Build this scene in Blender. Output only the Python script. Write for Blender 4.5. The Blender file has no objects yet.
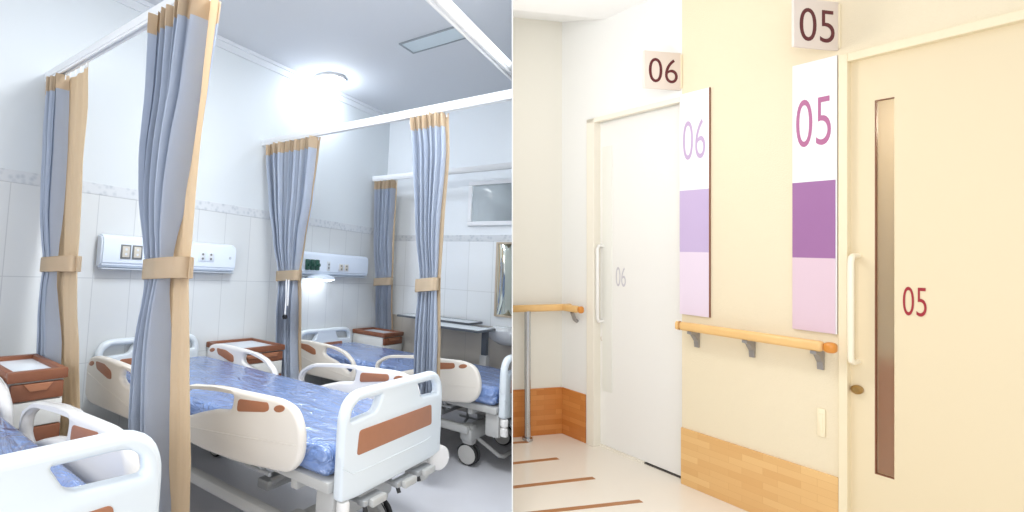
import bpy, bmesh, math
from mathutils import Vector, Matrix, noise
from math import sin, cos, pi, radians

SC = bpy.context.scene
COL = SC.collection

# ------------------------------------------------------------------ camera
PX, PY, F, H = 340.0, 240.0, 493.0, 1.45          # principal point, focal length (px), eye height of the ward
HR = 1.40                                          # eye height above the corridor floor
AX = Vector((0.753, 0.655, 0.054)); AY = Vector((-0.657, 0.751, 0.058))
AX.normalize(); AY = (AY - AX * AY.dot(AX)).normalized(); AZ = AX.cross(AY)
EYE = Vector((0, 0, H))
cam = bpy.data.cameras.new('camera'); co = bpy.data.objects.new('camera', cam); COL.objects.link(co)
R3 = Matrix((AX, AZ * -1, AY)).transposed()        # camera x, y(up), z(back)
R3 = Matrix(((AX.x, AZ.x, -AY.x), (AX.y, AZ.y, -AY.y), (AX.z, AZ.z, -AY.z)))
co.matrix_world = Matrix.Translation(EYE) @ R3.to_4x4()
cam.sensor_fit = 'HORIZONTAL'; cam.sensor_width = 36.0
cam.lens = F / 1024 * 36.0
cam.shift_x = (512 - PX) / 1024; cam.shift_y = (PY - 256) / 1024
cam.clip_start = 0.02
SC.camera = co

WARD = Matrix.Identity(4)
# the corridor stands square to the camera, its floor HR below the eye
CORR = Matrix.Translation(EYE) @ Matrix(((AX.x, AY.x, AZ.x), (AX.y, AY.y, AZ.y), (AX.z, AY.z, AZ.z))).to_4x4() @ Matrix.Translation((0, 0, -HR))
FR = WARD
KPART = (512 - PX) / F                             # plan direction of the partition between ward and corridor: x = KPART*y
PN = (AX - AY * KPART).normalized()                # its normal, towards the corridor
CLIP_L, CLIP_R = [], []

# ------------------------------------------------------------------ materials
def lin(c): return tuple(((v / 255) / 12.92 if v / 255 <= 0.04045 else ((v / 255 + 0.055) / 1.055) ** 2.4) for v in c)
def mat(name, rgb, rough=0.5, metal=0.0, spec=0.5, coat=0.0, emit=None, es=0.0, trans=0.0, noise_amt=0.0, noise_scale=8.0, bump=0.0, bump_scale=60.0, sheen=0.0):
    m = bpy.data.materials.new(name); m.use_nodes = True
    nt = m.node_tree; b = nt.nodes['Principled BSDF']
    c = (*lin(rgb), 1)
    b.inputs['Base Color'].default_value = c
    b.inputs['Roughness'].default_value = rough; b.inputs['Metallic'].default_value = metal
    b.inputs['Specular IOR Level'].default_value = spec; b.inputs['Coat Weight'].default_value = coat
    b.inputs['Transmission Weight'].default_value = trans
    b.inputs['Sheen Weight'].default_value = sheen
    if emit:
        b.inputs['Emission Color'].default_value = (*lin(emit), 1); b.inputs['Emission Strength'].default_value = es
    tc = nt.nodes.new('ShaderNodeTexCoord')
    if noise_amt:
        n = nt.nodes.new('ShaderNodeTexNoise'); n.inputs['Scale'].default_value = noise_scale; n.inputs['Detail'].default_value = 4
        mx = nt.nodes.new('ShaderNodeMix'); mx.data_type = 'RGBA'
        mx.inputs[6].default_value = tuple(v * (1 - noise_amt) for v in c[:3]) + (1,)
        mx.inputs[7].default_value = tuple(min(1, v * (1 + noise_amt)) for v in c[:3]) + (1,)
        nt.links.new(tc.outputs['Object'], n.inputs['Vector']); nt.links.new(n.outputs['Fac'], mx.inputs[0]); nt.links.new(mx.outputs[2], b.inputs['Base Color'])
    if bump:
        n = nt.nodes.new('ShaderNodeTexNoise'); n.inputs['Scale'].default_value = bump_scale; n.inputs['Detail'].default_value = 3
        bp = nt.nodes.new('ShaderNodeBump'); bp.inputs['Strength'].default_value = bump; bp.inputs['Distance'].default_value = 0.02
        nt.links.new(tc.outputs['Object'], n.inputs['Vector']); nt.links.new(n.outputs['Fac'], bp.inputs['Height']); nt.links.new(bp.outputs['Normal'], b.inputs['Normal'])
    return m

def brick_mat(name, axes, c1, c2, cm, bw, rh, mortar, off=0.0, rough=0.3, shift=(0, 0), coat=0.0, bias=0.0):
    """brick texture laid over two object axes, e.g. 'yz'"""
    m = mat(name, (200, 200, 200), rough, coat=coat); nt = m.node_tree; b = nt.nodes['Principled BSDF']
    tc = nt.nodes.new('ShaderNodeTexCoord'); sp = nt.nodes.new('ShaderNodeSeparateXYZ'); cb = nt.nodes.new('ShaderNodeCombineXYZ')
    nt.links.new(tc.outputs['Object'], sp.inputs[0])
    for k in (0, 1):
        a = nt.nodes.new('ShaderNodeMath'); a.operation = 'ADD'; a.inputs[1].default_value = shift[k]
        nt.links.new(sp.outputs['XYZ'.index(axes[k].upper())], a.inputs[0]); nt.links.new(a.outputs[0], cb.inputs[k])
    t = nt.nodes.new('ShaderNodeTexBrick'); t.offset = off; t.squash = 1.0
    t.inputs['Scale'].default_value = 1.0; t.inputs['Brick Width'].default_value = bw; t.inputs['Row Height'].default_value = rh
    t.inputs['Mortar Size'].default_value = mortar; t.inputs['Mortar Smooth'].default_value = 0.3; t.inputs['Bias'].default_value = bias
    t.inputs['Color1'].default_value = (*lin(c1), 1); t.inputs['Color2'].default_value = (*lin(c2), 1); t.inputs['Mortar'].default_value = (*lin(cm), 1)
    nt.links.new(cb.outputs[0], t.inputs['Vector']); nt.links.new(t.outputs['Color'], b.inputs['Base Color'])
    return m

def border_mat():
    m = mat('tile_border', (205, 212, 218), 0.3); nt = m.node_tree; b = nt.nodes['Principled BSDF']
    tc = nt.nodes.new('ShaderNodeTexCoord'); v = nt.nodes.new('ShaderNodeTexVoronoi'); v.inputs['Scale'].default_value = 26
    r = nt.nodes.new('ShaderNodeValToRGB')
    r.color_ramp.elements[0].color = (*lin((190, 197, 204)), 1); r.color_ramp.elements[1].color = (*lin((216, 220, 224)), 1)
    r.color_ramp.elements[0].position = 0.05; r.color_ramp.elements[1].position = 0.55
    nt.links.new(tc.outputs['Object'], v.inputs['Vector']); nt.links.new(v.outputs['Distance'], r.inputs[0]); nt.links.new(r.outputs[0], b.inputs['Base Color'])
    return m

M = {}
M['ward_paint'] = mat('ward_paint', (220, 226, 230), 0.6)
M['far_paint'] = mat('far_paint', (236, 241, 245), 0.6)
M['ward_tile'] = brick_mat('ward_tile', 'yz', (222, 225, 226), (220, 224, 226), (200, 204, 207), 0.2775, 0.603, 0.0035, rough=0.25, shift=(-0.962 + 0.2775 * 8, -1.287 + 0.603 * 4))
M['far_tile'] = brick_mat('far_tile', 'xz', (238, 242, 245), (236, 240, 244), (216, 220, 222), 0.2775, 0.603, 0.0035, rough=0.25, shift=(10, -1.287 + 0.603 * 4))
M['far_dado'] = brick_mat('far_dado', 'xz', (200, 194, 186), (197, 192, 184), (184, 180, 174), 0.2775, 0.603, 0.0035, rough=0.3, shift=(10, 0.2))
M['border'] = border_mat()
M['ward_ceiling'] = mat('ward_ceiling', (214, 217, 222), 0.8)
M['cornice'] = mat('cornice', (226, 230, 235), 0.6)
M['ward_floor'] = mat('ward_floor', (212, 212, 217), 0.3, noise_amt=0.05, noise_scale=3)
M['rail_white'] = mat('rail_white', (240, 242, 245), 0.35)
M['plastic'] = mat('bed_plastic', (236, 234, 232), 0.32)
M['plastic_cool'] = mat('bed_plastic_cool', (226, 234, 240), 0.3)
M['plastic_cream'] = mat('bed_plastic_cream', (232, 226, 217), 0.36)
M['wood_insert'] = mat('wood_insert', (170, 114, 84), 0.4, noise_amt=0.06, noise_scale=30)
M['wood_trim'] = mat('wood_trim', (134, 84, 60), 0.4, noise_amt=0.12, noise_scale=20)
M['steel'] = mat('steel', (178, 180, 182), 0.4, 0.5)
M['frame_grey'] = mat('frame_grey', (190, 190, 188), 0.45)
M['black'] = mat('black_rubber', (40, 40, 42), 0.5)
M['wheel_grey'] = mat('wheel_grey', (196, 194, 190), 0.4)
M['curtain_blue'] = mat('curtain_blue', (214, 224, 240), 0.8, sheen=0.1, bump=0.1, bump_scale=300)
M['curtain_beige'] = mat('curtain_beige', (232, 212, 184), 0.8, bump=0.1, bump_scale=300)
M['cabinet_white'] = mat('cabinet_white', (222, 222, 218), 0.4)
M['worktop_white'] = mat('worktop_white', (228, 236, 244), 0.25)
M['unit_white'] = mat('unit_white', (226, 236, 250), 0.3)
M['unit_grey'] = mat('unit_grey', (196, 204, 214), 0.4)
M['socket_dark'] = mat('socket_dark', (120, 122, 122), 0.4)
M['socket_pale'] = mat('socket_pale', (214, 208, 196), 0.4)
M['socket_white'] = mat('socket_white', (222, 226, 232), 0.4)
M['outlet_green'] = mat('outlet_green', (40, 84, 72), 0.4)
M['lamp_glow'] = mat('lamp_glow', (255, 255, 255), 0.4, emit=(236, 244, 255), es=45.0)
M['reading_glow'] = mat('reading_glow', (255, 255, 255), 0.4, emit=(245, 250, 255), es=7.0)
M['lamp_off'] = mat('lamp_off', (206, 218, 224), 0.3)
M['grey_line'] = mat('grey_line', (150, 158, 164), 0.4)
M['pane_grey'] = mat('pane_grey', (188, 198, 204), 0.2, spec=0.7)
M['mirror'] = mat('mirror', (225, 230, 222), 0.04, 1.0)
M['mirror_frame'] = mat('mirror_frame', (196, 180, 160), 0.4)
M['porcelain'] = mat('porcelain', (240, 243, 246), 0.15, coat=0.4)
M['table_edge'] = mat('table_edge', (92, 98, 104), 0.4)
M['table_white'] = mat('table_white', (226, 232, 236), 0.3)
# blue mattress under clear plastic wrap: creased, shiny
def mattress_mat():
    m = mat('mattress_blue', (114, 146, 206), 0.3, coat=1.0, spec=0.7); nt = m.node_tree; b = nt.nodes['Principled BSDF']
    b.inputs['Coat Roughness'].default_value = 0.08; b.inputs['Coat IOR'].default_value = 1.9
    tc = nt.nodes.new('ShaderNodeTexCoord'); mp = nt.nodes.new('ShaderNodeMapping'); mp.inputs['Scale'].default_value = (4, 9, 9); mp.inputs['Rotation'].default_value = (0, 0, 0.5)
    n = nt.nodes.new('ShaderNodeTexNoise'); n.inputs['Scale'].default_value = 1.0; n.inputs['Detail'].default_value = 4; n.inputs['Distortion'].default_value = 2.4
    n.noise_dimensions = '3D'
    bp = nt.nodes.new('ShaderNodeBump'); bp.inputs['Strength'].default_value = 1.0; bp.inputs['Distance'].default_value = 0.06
    nt.links.new(tc.outputs['Object'], mp.inputs['Vector']); nt.links.new(mp.outputs[0], n.inputs['Vector']); nt.links.new(n.outputs['Fac'], bp.inputs['Height'])
    nt.links.new(bp.outputs['Normal'], b.inputs['Normal']); nt.links.new(bp.outputs['Normal'], b.inputs['Coat Normal'])
    return m
M['mattress'] = mattress_mat()
# corridor
M['cream_wall'] = mat('cream_wall', (235, 221, 192), 0.75, bump=0.15, bump_scale=160)
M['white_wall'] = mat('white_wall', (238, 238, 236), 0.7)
M['end_wall'] = mat('end_wall', (232, 229, 219), 0.7)
M['corr_ceiling'] = mat('corr_ceiling', (250, 250, 250), 0.8)
M['corr_floor'] = mat('corr_floor', (242, 234, 222), 0.16, coat=0.2, noise_amt=0.02, noise_scale=2)
M['floor_strip'] = mat('floor_strip', (176, 120, 74), 0.4)
M['door_cream'] = mat('door_cream', (231, 214, 180), 0.5)
M['door_white'] = mat('door_white', (240, 238, 234), 0.45)
M['jamb_cream'] = mat('jamb_cream', (240, 226, 194), 0.45)
M['jamb_white'] = mat('jamb_white', (240, 234, 220), 0.45)
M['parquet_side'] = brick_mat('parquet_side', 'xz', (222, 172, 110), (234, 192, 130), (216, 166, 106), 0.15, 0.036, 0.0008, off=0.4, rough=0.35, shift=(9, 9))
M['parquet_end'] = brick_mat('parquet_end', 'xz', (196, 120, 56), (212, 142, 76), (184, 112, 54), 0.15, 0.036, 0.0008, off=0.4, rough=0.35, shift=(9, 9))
M['oak'] = mat('oak_rail', (234, 190, 126), 0.35, noise_amt=0.08, noise_scale=14)
M['oak_end'] = mat('oak_end', (216, 140, 56), 0.35)
M['chrome'] = mat('chrome', (190, 192, 196), 0.18, 1.0)
M['bracket'] = mat('bracket_grey', (158, 154, 152), 0.4, 0.5)
M['sign_white'] = mat('sign_white', (240, 238, 240), 0.5)
M['purple'] = mat('sign_purple', (158, 108, 158), 0.5)
M['pink'] = mat('sign_pink', (222, 196, 208), 0.5)
M['lilac'] = mat('sign_lilac', (196, 176, 212), 0.5)
M['pale_lilac'] = mat('sign_pale_lilac', (230, 214, 230), 0.5)
M['maroon'] = mat('maroon', (92, 18, 34), 0.5)
M['rose'] = mat('rose_numeral', (178, 104, 146), 0.5)
M['mauve'] = mat('mauve_numeral', (190, 166, 200), 0.5)
M['red_num'] = mat('red_numeral', (160, 36, 48), 0.5)
M['grey_num'] = mat('grey_numeral', (204, 200, 206), 0.5)
M['flag_grey'] = mat('flag_plate', (230, 217, 208), 0.4)
M['handle_cream'] = mat('handle_cream', (248, 238, 214), 0.3)
M['brass'] = mat('brass', (176, 140, 84), 0.3, 0.8)
M['shadow_gap'] = mat('door_gap_shade', (84, 78, 74), 0.6)
M['plate_cream'] = mat('plate_cream', (246, 232, 200), 0.4)
M['room_beige'] = mat('room_beige', (214, 200, 172), 0.8)
M['room_wood'] = mat('room_wood', (186, 116, 50), 0.6)
def frosted():
    m = mat('frosted_glass', (226, 216, 202), 0.3); nt = m.node_tree; b = nt.nodes['Principled BSDF']
    b.inputs['Transmission Weight'].default_value = 0.9; b.inputs['IOR'].default_value = 1.3
    return m
M['frosted'] = frosted()
M['frosted_white'] = mat('frosted_white', (234, 233, 226), 0.35)

# ------------------------------------------------------------------ mesh helpers
def bm_new(): return bmesh.new()
def box(bm, x0, x1, y0, y1, z0, z1, bev=0.0, seg=2):
    t = bmesh.new()
    bmesh.ops.create_cube(t, size=1.0)
    for v in t.verts:
        v.co = Vector(((x0 + x1) / 2 + v.co.x * (x1 - x0), (y0 + y1) / 2 + v.co.y * (y1 - y0), (z0 + z1) / 2 + v.co.z * (z1 - z0)))
    if bev: bmesh.ops.bevel(t, geom=t.edges[:], offset=bev, segments=seg, profile=0.5, affect='EDGES')
    join(bm, t); return bm
def join(bm, t):
    me = bpy.data.meshes.new('tmp'); t.to_mesh(me); t.free(); bm.from_mesh(me); bpy.data.meshes.remove(me)
def tube(bm, pts, r, n=10, caps=True):
    pts = [Vector(p) for p in pts]; rings = []
    up = None
    for i, p in enumerate(pts):
        d = (pts[min(i + 1, len(pts) - 1)] - pts[max(i - 1, 0)]).normalized()
        if up is None: up = d.orthogonal().normalized()
        up = (up - d * up.dot(d)).normalized(); s = d.cross(up)
        rr = r[i] if isinstance(r, (list, tuple)) else r
        rings.append([bm.verts.new(p + (up * cos(2 * pi * k / n) + s * sin(2 * pi * k / n)) * rr) for k in range(n)])
    for a, b in zip(rings, rings[1:]):
        for k in range(n): bm.faces.new((a[k], a[(k + 1) % n], b[(k + 1) % n], b[k]))
    if caps: bm.faces.new(rings[0][::-1]); bm.faces.new(rings[-1])
    return bm
def lathe(bm, prof, c, axis, n=24):
    """prof: (radius, height along axis) pairs"""
    axis = Vector(axis).normalized(); u = axis.orthogonal().normalized(); w = axis.cross(u); c = Vector(c); rings = []
    for r, h in prof:
        if r < 1e-6: rings.append([bm.verts.new(c + axis * h)])
        else: rings.append([bm.verts.new(c + axis * h + (u * cos(2 * pi * k / n) + w * sin(2 * pi * k / n)) * r) for k in range(n)])
    for a, b in zip(rings, rings[1:]):
        for k in range(n):
            q = [a[k % len(a)], a[(k + 1) % len(a)], b[(k + 1) % len(b)], b[k % len(b)]]
            q = list(dict.fromkeys(q))
            if len(q) >= 3: bm.faces.new(q)
    return bm
def rounded(pts, r, n=5):
    """closed outline with every corner rounded by r (number or list)"""
    out = []; N = len(pts)
    for i, p in enumerate(pts):
        p = Vector(p); a = Vector(pts[i - 1]) - p; b = Vector(pts[(i + 1) % N]) - p
        rr = r[i] if isinstance(r, (list, tuple)) else r
        k = min(rr, a.length * 0.48, b.length * 0.48)
        A, B = p + a.normalized() * k, p + b.normalized() * k
        for j in range(n + 1):
            t = j / n; out.append(A * (1 - t) ** 2 + p * 2 * t * (1 - t) + B * t * t)
    return out
def plate(outer, holes, thick, bev, place):
    """2-D outline with holes extruded to a rounded slab; place(x, y, z) gives its position (x, y in the outline plane)"""
    cu = bpy.data.curves.new('tmp', 'CURVE'); cu.dimensions = '2D'; cu.fill_mode = 'BOTH'
    for pl in [outer] + holes:
        s = cu.splines.new('POLY'); s.points.add(len(pl) - 1); s.use_cyclic_u = True
        for q, p in zip(s.points, pl): q.co = (p[0], p[1], 0, 1)
    cu.extrude = max(0.0, thick / 2 - bev); cu.bevel_depth = bev; cu.bevel_resolution = 2; cu.offset = -bev
    o = bpy.data.objects.new('tmp', cu); COL.objects.link(o)
    dg = bpy.context.evaluated_depsgraph_get(); dg.update()
    me = bpy.data.meshes.new_from_object(o.evaluated_get(dg))
    bm = bmesh.new(); bm.from_mesh(me)
    bpy.data.objects.remove(o); bpy.data.curves.remove(cu); bpy.data.meshes.remove(me)
    bmesh.ops.remove_doubles(bm, verts=bm.verts[:], dist=1e-5)
    for v in bm.verts: v.co = Vector(place(*v.co))
    return bm

def link(name, bm, m, parent=None, loc=(0, 0, 0), rz=0.0, smooth=True, clip=None, recalc=True):
    if recalc: bmesh.ops.recalc_face_normals(bm, faces=bm.faces[:])
    me = bpy.data.meshes.new(name); bm.to_mesh(me); bm.free()
    me.materials.append(M[m] if isinstance(m, str) else m)
    if smooth:
        for p in me.polygons: p.use_smooth = True
        me.set_sharp_from_angle(angle=radians(32))
    o = bpy.data.objects.new(name, me); COL.objects.link(o)
    if parent is not None: o.parent = parent
    else: o.matrix_world = FR @ Matrix.Translation(loc) @ Matrix.Rotation(rz, 4, 'Z')
    if clip == 'L': CLIP_L.append(o)
    if clip == 'R': CLIP_R.append(o)
    return o
def tag(o, label, cat, group=None):
    o['label'] = label; o['category'] = cat
    if group: o['group'] = group
    return o
def thing(name, label, cat, loc=(0, 0, 0), rz=0.0, group=None):
    o = bpy.data.objects.new(name, None); COL.objects.link(o); o.empty_display_size = 0.1
    o.matrix_world = FR @ Matrix.Translation(loc) @ Matrix.Rotation(rz, 4, 'Z')
    return tag(o, label, cat, group)
def struct(name, bm, m, clip=None, parent=None, smooth=False, loc=(0, 0, 0), rz=0.0):
    o = link(name, bm, m, parent, smooth=smooth, clip=clip, loc=loc, rz=rz)
    if parent is None: o['kind'] = 'structure'
    return o
def kids(o): return [c for c in bpy.data.objects if c.parent == o]
def copy_tree(o, parent=None):
    c = o.copy(); COL.objects.link(c)
    if parent is not None: c.parent = parent
    for k in kids(o): copy_tree(k, c)
    return c
def all_under(o):
    r = [o]
    for k in kids(o): r += all_under(k)
    return r

# ================================================================== WARD (left of the partition)
FR = WARD
WX, FY, CZ = -3.67, 5.04, 3.43                     # head wall, far wall, ceiling
struct('floor', box(bm_new(), WX - .1, 2.6, -2.5, FY + .1, -0.12, 0), 'ward_floor', 'L')
struct('ceiling', box(bm_new(), WX - .1, 2.6, -1.2, FY + .1, CZ, CZ + 0.1), 'ward_ceiling', 'L')
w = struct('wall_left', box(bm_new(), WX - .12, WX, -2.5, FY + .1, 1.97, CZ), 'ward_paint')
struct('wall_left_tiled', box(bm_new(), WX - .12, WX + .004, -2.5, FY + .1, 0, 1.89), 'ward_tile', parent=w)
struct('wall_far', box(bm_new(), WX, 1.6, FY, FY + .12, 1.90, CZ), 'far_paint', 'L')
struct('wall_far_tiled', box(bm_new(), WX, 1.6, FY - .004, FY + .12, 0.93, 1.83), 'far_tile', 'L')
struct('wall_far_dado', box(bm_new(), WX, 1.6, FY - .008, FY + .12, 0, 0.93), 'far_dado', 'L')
struct('trim_1', box(bm_new(), WX - .12, WX + .008, -2.5, FY, 1.89, 1.97, .002), 'border')
struct('trim_2', box(bm_new(), WX + .008, 1.6, FY - .008, FY + .1, 1.83, 1.90, .002), 'border', 'L')
bm = bm_new(); box(bm, WX, WX + .012, -1.2, FY, CZ - .09, CZ); box(bm, WX, WX + .03, -1.2, FY, CZ - .03, CZ)
struct('trim_3', bm, 'cornice')

# high window in the far wall
bm = bm_new()
x0, x1, z0, z1 = -2.53, -1.5, 2.00, 2.49
for a in ((x0, x1, z1 - .045, z1), (x0, x1, z0, z0 + .045), (x0, x0 + .045, z0 + .045, z1 - .045), (x1 - .045, x1, z0 + .045, z1 - .045)):
    box(bm, a[0], a[1], FY - .035, FY, a[2], a[3], .006)
wn = struct('window_1', bm, 'rail_white', 'L')
link('window_pane', box(bm_new(), x0 + .045, x1 - .045, FY - .012, FY - .004, z0 + .045, z1 - .045), 'pane_grey', wn, clip='L')

# curtain rails
def rail_bm(p, q, wdt=.05, hgt=.045):
    bm = bm_new(); p, q = Vector(p), Vector(q); L = (q - p).length
    box(bm, 0, L, -wdt / 2, wdt / 2, 0, hgt, .004); box(bm, 0, L, -wdt / 2 + .006, -wdt / 2 + .016, -.014, .002); box(bm, 0, L, wdt / 2 - .016, wdt / 2 - .006, -.014, .002)
    a = math.atan2(q.y - p.y, q.x - p.x); bm.transform(Matrix.Translation(p) @ Matrix.Rotation(a, 4, 'Z')); return bm
RG = 'ceiling height curtain rails of the ward'
for y, z, x1, lab in ((1.12, 2.605, -1.115, 'white curtain rail carrying the two curtains nearest us, rising out of view'),
                      (2.996, 2.595, -1.15, 'white curtain rail crossing the middle of the ward, carrying two curtains'),
                      (4.745, 2.55, -1.15, 'short white curtain rail closest to the far wall with the high window')):
    tag(link('curtain_rail', rail_bm((WX + .005, y, z), (x1 if y < 4 else -1.6, y, z)), 'rail_white', clip='L' if y > 2 else None), lab, 'curtain rail', RG)
tag(link('curtain_rail', rail_bm((-1.03, 0.7, 2.605), (-1.125, 2.9, 2.605)), 'rail_white', clip='L'), 'white curtain rail without curtains, running lengthwise past the ceiling panel', 'curtain rail', RG)

# ceiling panel lamp (off) and the burning lamp by the head wall
t = thing('ceiling_panel', 'unlit rectangular recessed ceiling light panel with thin grey frame', 'ceiling light', (-2.16, 3.53, CZ))
bm = bm_new()
for a in ((-.275, .275, -.115, -.10), (-.275, .275, .10, .115), (-.275, -.26, -.10, .10), (.26, .275, -.10, .10)): box(bm, a[0], a[1], a[2], a[3], -.012, -.001)
link('frame', bm, 'grey_line', t); link('diffuser', box(bm_new(), -.259, .259, -.099, .099, -.008, -.001), 'lamp_off', t)
t = thing('ceiling_lamp', 'round white ceiling lamp shining brightly in the corner above the head wall', 'ceiling light', (-3.48, 3.68, CZ))
link('base', lathe(bm_new(), [(0, -.001), (.17, -.001), (.17, -.03), (0, -.03)], (0, 0, 0), (0, 0, 1)), 'rail_white', t)
link('lamp_shade', lathe(bm_new(), [(.16, -.031)] + [(.16 * cos(a * pi / 16), -.031 - .10 * sin(a * pi / 16)) for a in range(1, 8)] + [(0, -.131)], (0, 0, 0), (0, 0, 1)), 'lamp_glow', t)

# ------------------------------------------------------------------ bed head units
def head_unit(y0, y1, label, lit):
    L = y1 - y0; t = thing('bed_head_unit', label, 'wall panel', (WX + .009, y0, 0), 0, 'bed head service units')
    prof = [(0, 1.365), (.05, 1.365), (.085, 1.395), (.09, 1.56), (.07, 1.60), (0, 1.612)]
    bm = bm_new(); a = [bm.verts.new((x, 0, z)) for x, z in prof]; b = [bm.verts.new((x, L, z)) for x, z in prof]
    for k in range(len(prof)): bm.faces.new((a[k], a[(k + 1) % 6], b[(k + 1) % 6], b[k]))
    bm.faces.new(a); bm.faces.new(b[::-1]); bmesh.ops.bevel(bm, geom=bm.edges[:], offset=.012, segments=2, affect='EDGES')
    link('body', bm, 'unit_white', t)
    link('lower_trim', box(bm_new(), .004, .082, .015, L - .015, 1.356, 1.366, .003), 'unit_grey', t)
    def sock(ya, yb, za, zb, fm, im):
        s = link('socket', box(bm_new(), .088, .094, ya, yb, za, zb, .003), fm, t)
        link('socket_insert', box(bm_new(), .093, .097, ya + .012, yb - .012, za + .012, zb - .012, .002), im, s)
        bm = bm_new()
        for dz in (-.018, .018): lathe(bm, [(.010, .096), (.010, .099), (0, .099)], (0, (ya + yb) / 2, (za + zb) / 2 + dz), (1, 0, 0), 10)
        link('socket_hole', bm, 'socket_dark' if fm != 'socket_dark' else 'socket_white', s)
    if not lit:
        sock(.135, .212, 1.437, 1.541, 'socket_dark', 'socket_pale'); sock(.222, .30, 1.437, 1.541, 'socket_dark', 'socket_pale')
        sock(.79, .86, 1.45, 1.53, 'unit_white', 'socket_white'); sock(.87, .94, 1.45, 1.53, 'unit_white', 'socket_white')
        link('screw_cap', lathe(bm_new(), [(.012, .088), (.012, .095), (0, .095)], (0, L - .07, 1.49), (1, 0, 0), 12), 'unit_grey', t)
    else:
        bm = bm_new()
        for ya in (.03, .10, .17): box(bm, .088, .115, ya, ya + .055, 1.42, 1.53, .008); lathe(bm, [(.018, .11), (.018, .135), (0, .135)], (0, ya + .028, 1.475), (1, 0, 0), 12)
        link('gas_outlet', bm, 'outlet_green', t)
        sock(.36, .41, 1.42, 1.52, 'socket_white', 'unit_grey'); sock(.55, .63, 1.42, 1.505, 'socket_white', 'socket_pale'); sock(.64, .72, 1.42, 1.505, 'socket_white', 'socket_pale')
        bm = lathe(bm_new(), [(0, .05), (.05, .045), (.10, .02), (.115, -.005), (0, -.005)], (.10, .27, 1.335), (0, 0, 1), 20); bm.transform(Matrix.Translation((0, .27, 0)) @ Matrix.Diagonal((1, 1.7, 1, 1)) @ Matrix.Translation((0, -.27, 0)))
        lp = link('reading_lamp', bm, 'unit_white', t)
        bm = lathe(bm_new(), [(0, -.03), (.07, -.025), (.108, -.006), (0, -.006)], (.10, .27, 1.335), (0, 0, 1), 20); bm.transform(Matrix.Translation((0, .27, 0)) @ Matrix.Diagonal((1, 1.7, 1, 1)) @ Matrix.Translation((0, -.27, 0)))
        link('bulb_cover', bm, 'reading_glow', lp)
    return t
head_unit(1.525, 2.70, 'white wall service unit with two grey sockets, partly hidden by the nearest curtain', False)
head_unit(3.53, 4.62, 'white wall service unit with green outlets and a lit reading lamp below', True)

# ------------------------------------------------------------------ bedside cabinets
def cabinet(y0, y1, label, x0=WX + .015, x1=-3.21, raise_=0.0):
    W_ = y1 - y0
    t = thing('bedside_cabinet', label, 'bedside cabinet', (x0, y0, 0), 0, 'bedside cabinets along the head wall'); D = x1 - x0
    link('body', box(bm_new(), 0, D - .02, 0, W_, .07, .72, .006), 'cabinet_white', t)
    bm = bm_new()
    for a in ((-.005, .035, -.01, W_ + .01), (D - .03, D + .01, -.01, W_ + .01), (.035, D - .03, -.01, .025), (.035, D - .03, W_ - .025, W_ + .01)): box(bm, a[0], a[1], a[2], a[3], .715, .762, .006)
    link('top_rim', bm, 'wood_trim', t); link('tray_top', box(bm_new(), .035, D - .03, .025, W_ - .025, .72, .742), 'worktop_white', t)
    d = link('drawer', box(bm_new(), D - .022, D + .004, .006, W_ - .006, .63, .706, .006), 'wood_trim', t)
    bm = plate([Vector((a, b)) for a, b in ((.06, .705), (W_ - .06, .705), (W_ - .09, .672), (.09, .672))], [], .012, .003, lambda x, y, z: (D + .008 + z, x, y)); link('handle', bm, 'wood_insert', d)
    link('drawer', box(bm_new(), D - .022, D, .006, W_ - .006, .515, .625, .006), 'cabinet_white', t)
    link('handle_strip', box(bm_new(), D - .022, D + .002, .006, W_ - .006, .44, .51, .006), 'wood_trim', t)
    link('door', box(bm_new(), D - .022, D, .006, W_ - .006, .08, .435, .006), 'cabinet_white', t)
    for a in (.04, D - .08):
        for b in (.04, W_ - .08):
            bm = box(bm_new(), a, a + .04, b, b + .04, 0, .07, .006); link('foot', bm, 'black', t)
    return t
cb = cabinet(.80, 1.055, 'white and brown bedside cabinet behind the nearest bed, at the left edge', -3.25, -2.78)
cb.scale.z = 1.125
cabinet(2.515, 2.995, 'white and brown bedside cabinet between the middle bed and the curtain left of the ward')
cabinet(4.495, 4.86, 'white and brown bedside cabinet by the farthest curtain near the far corner')

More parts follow.
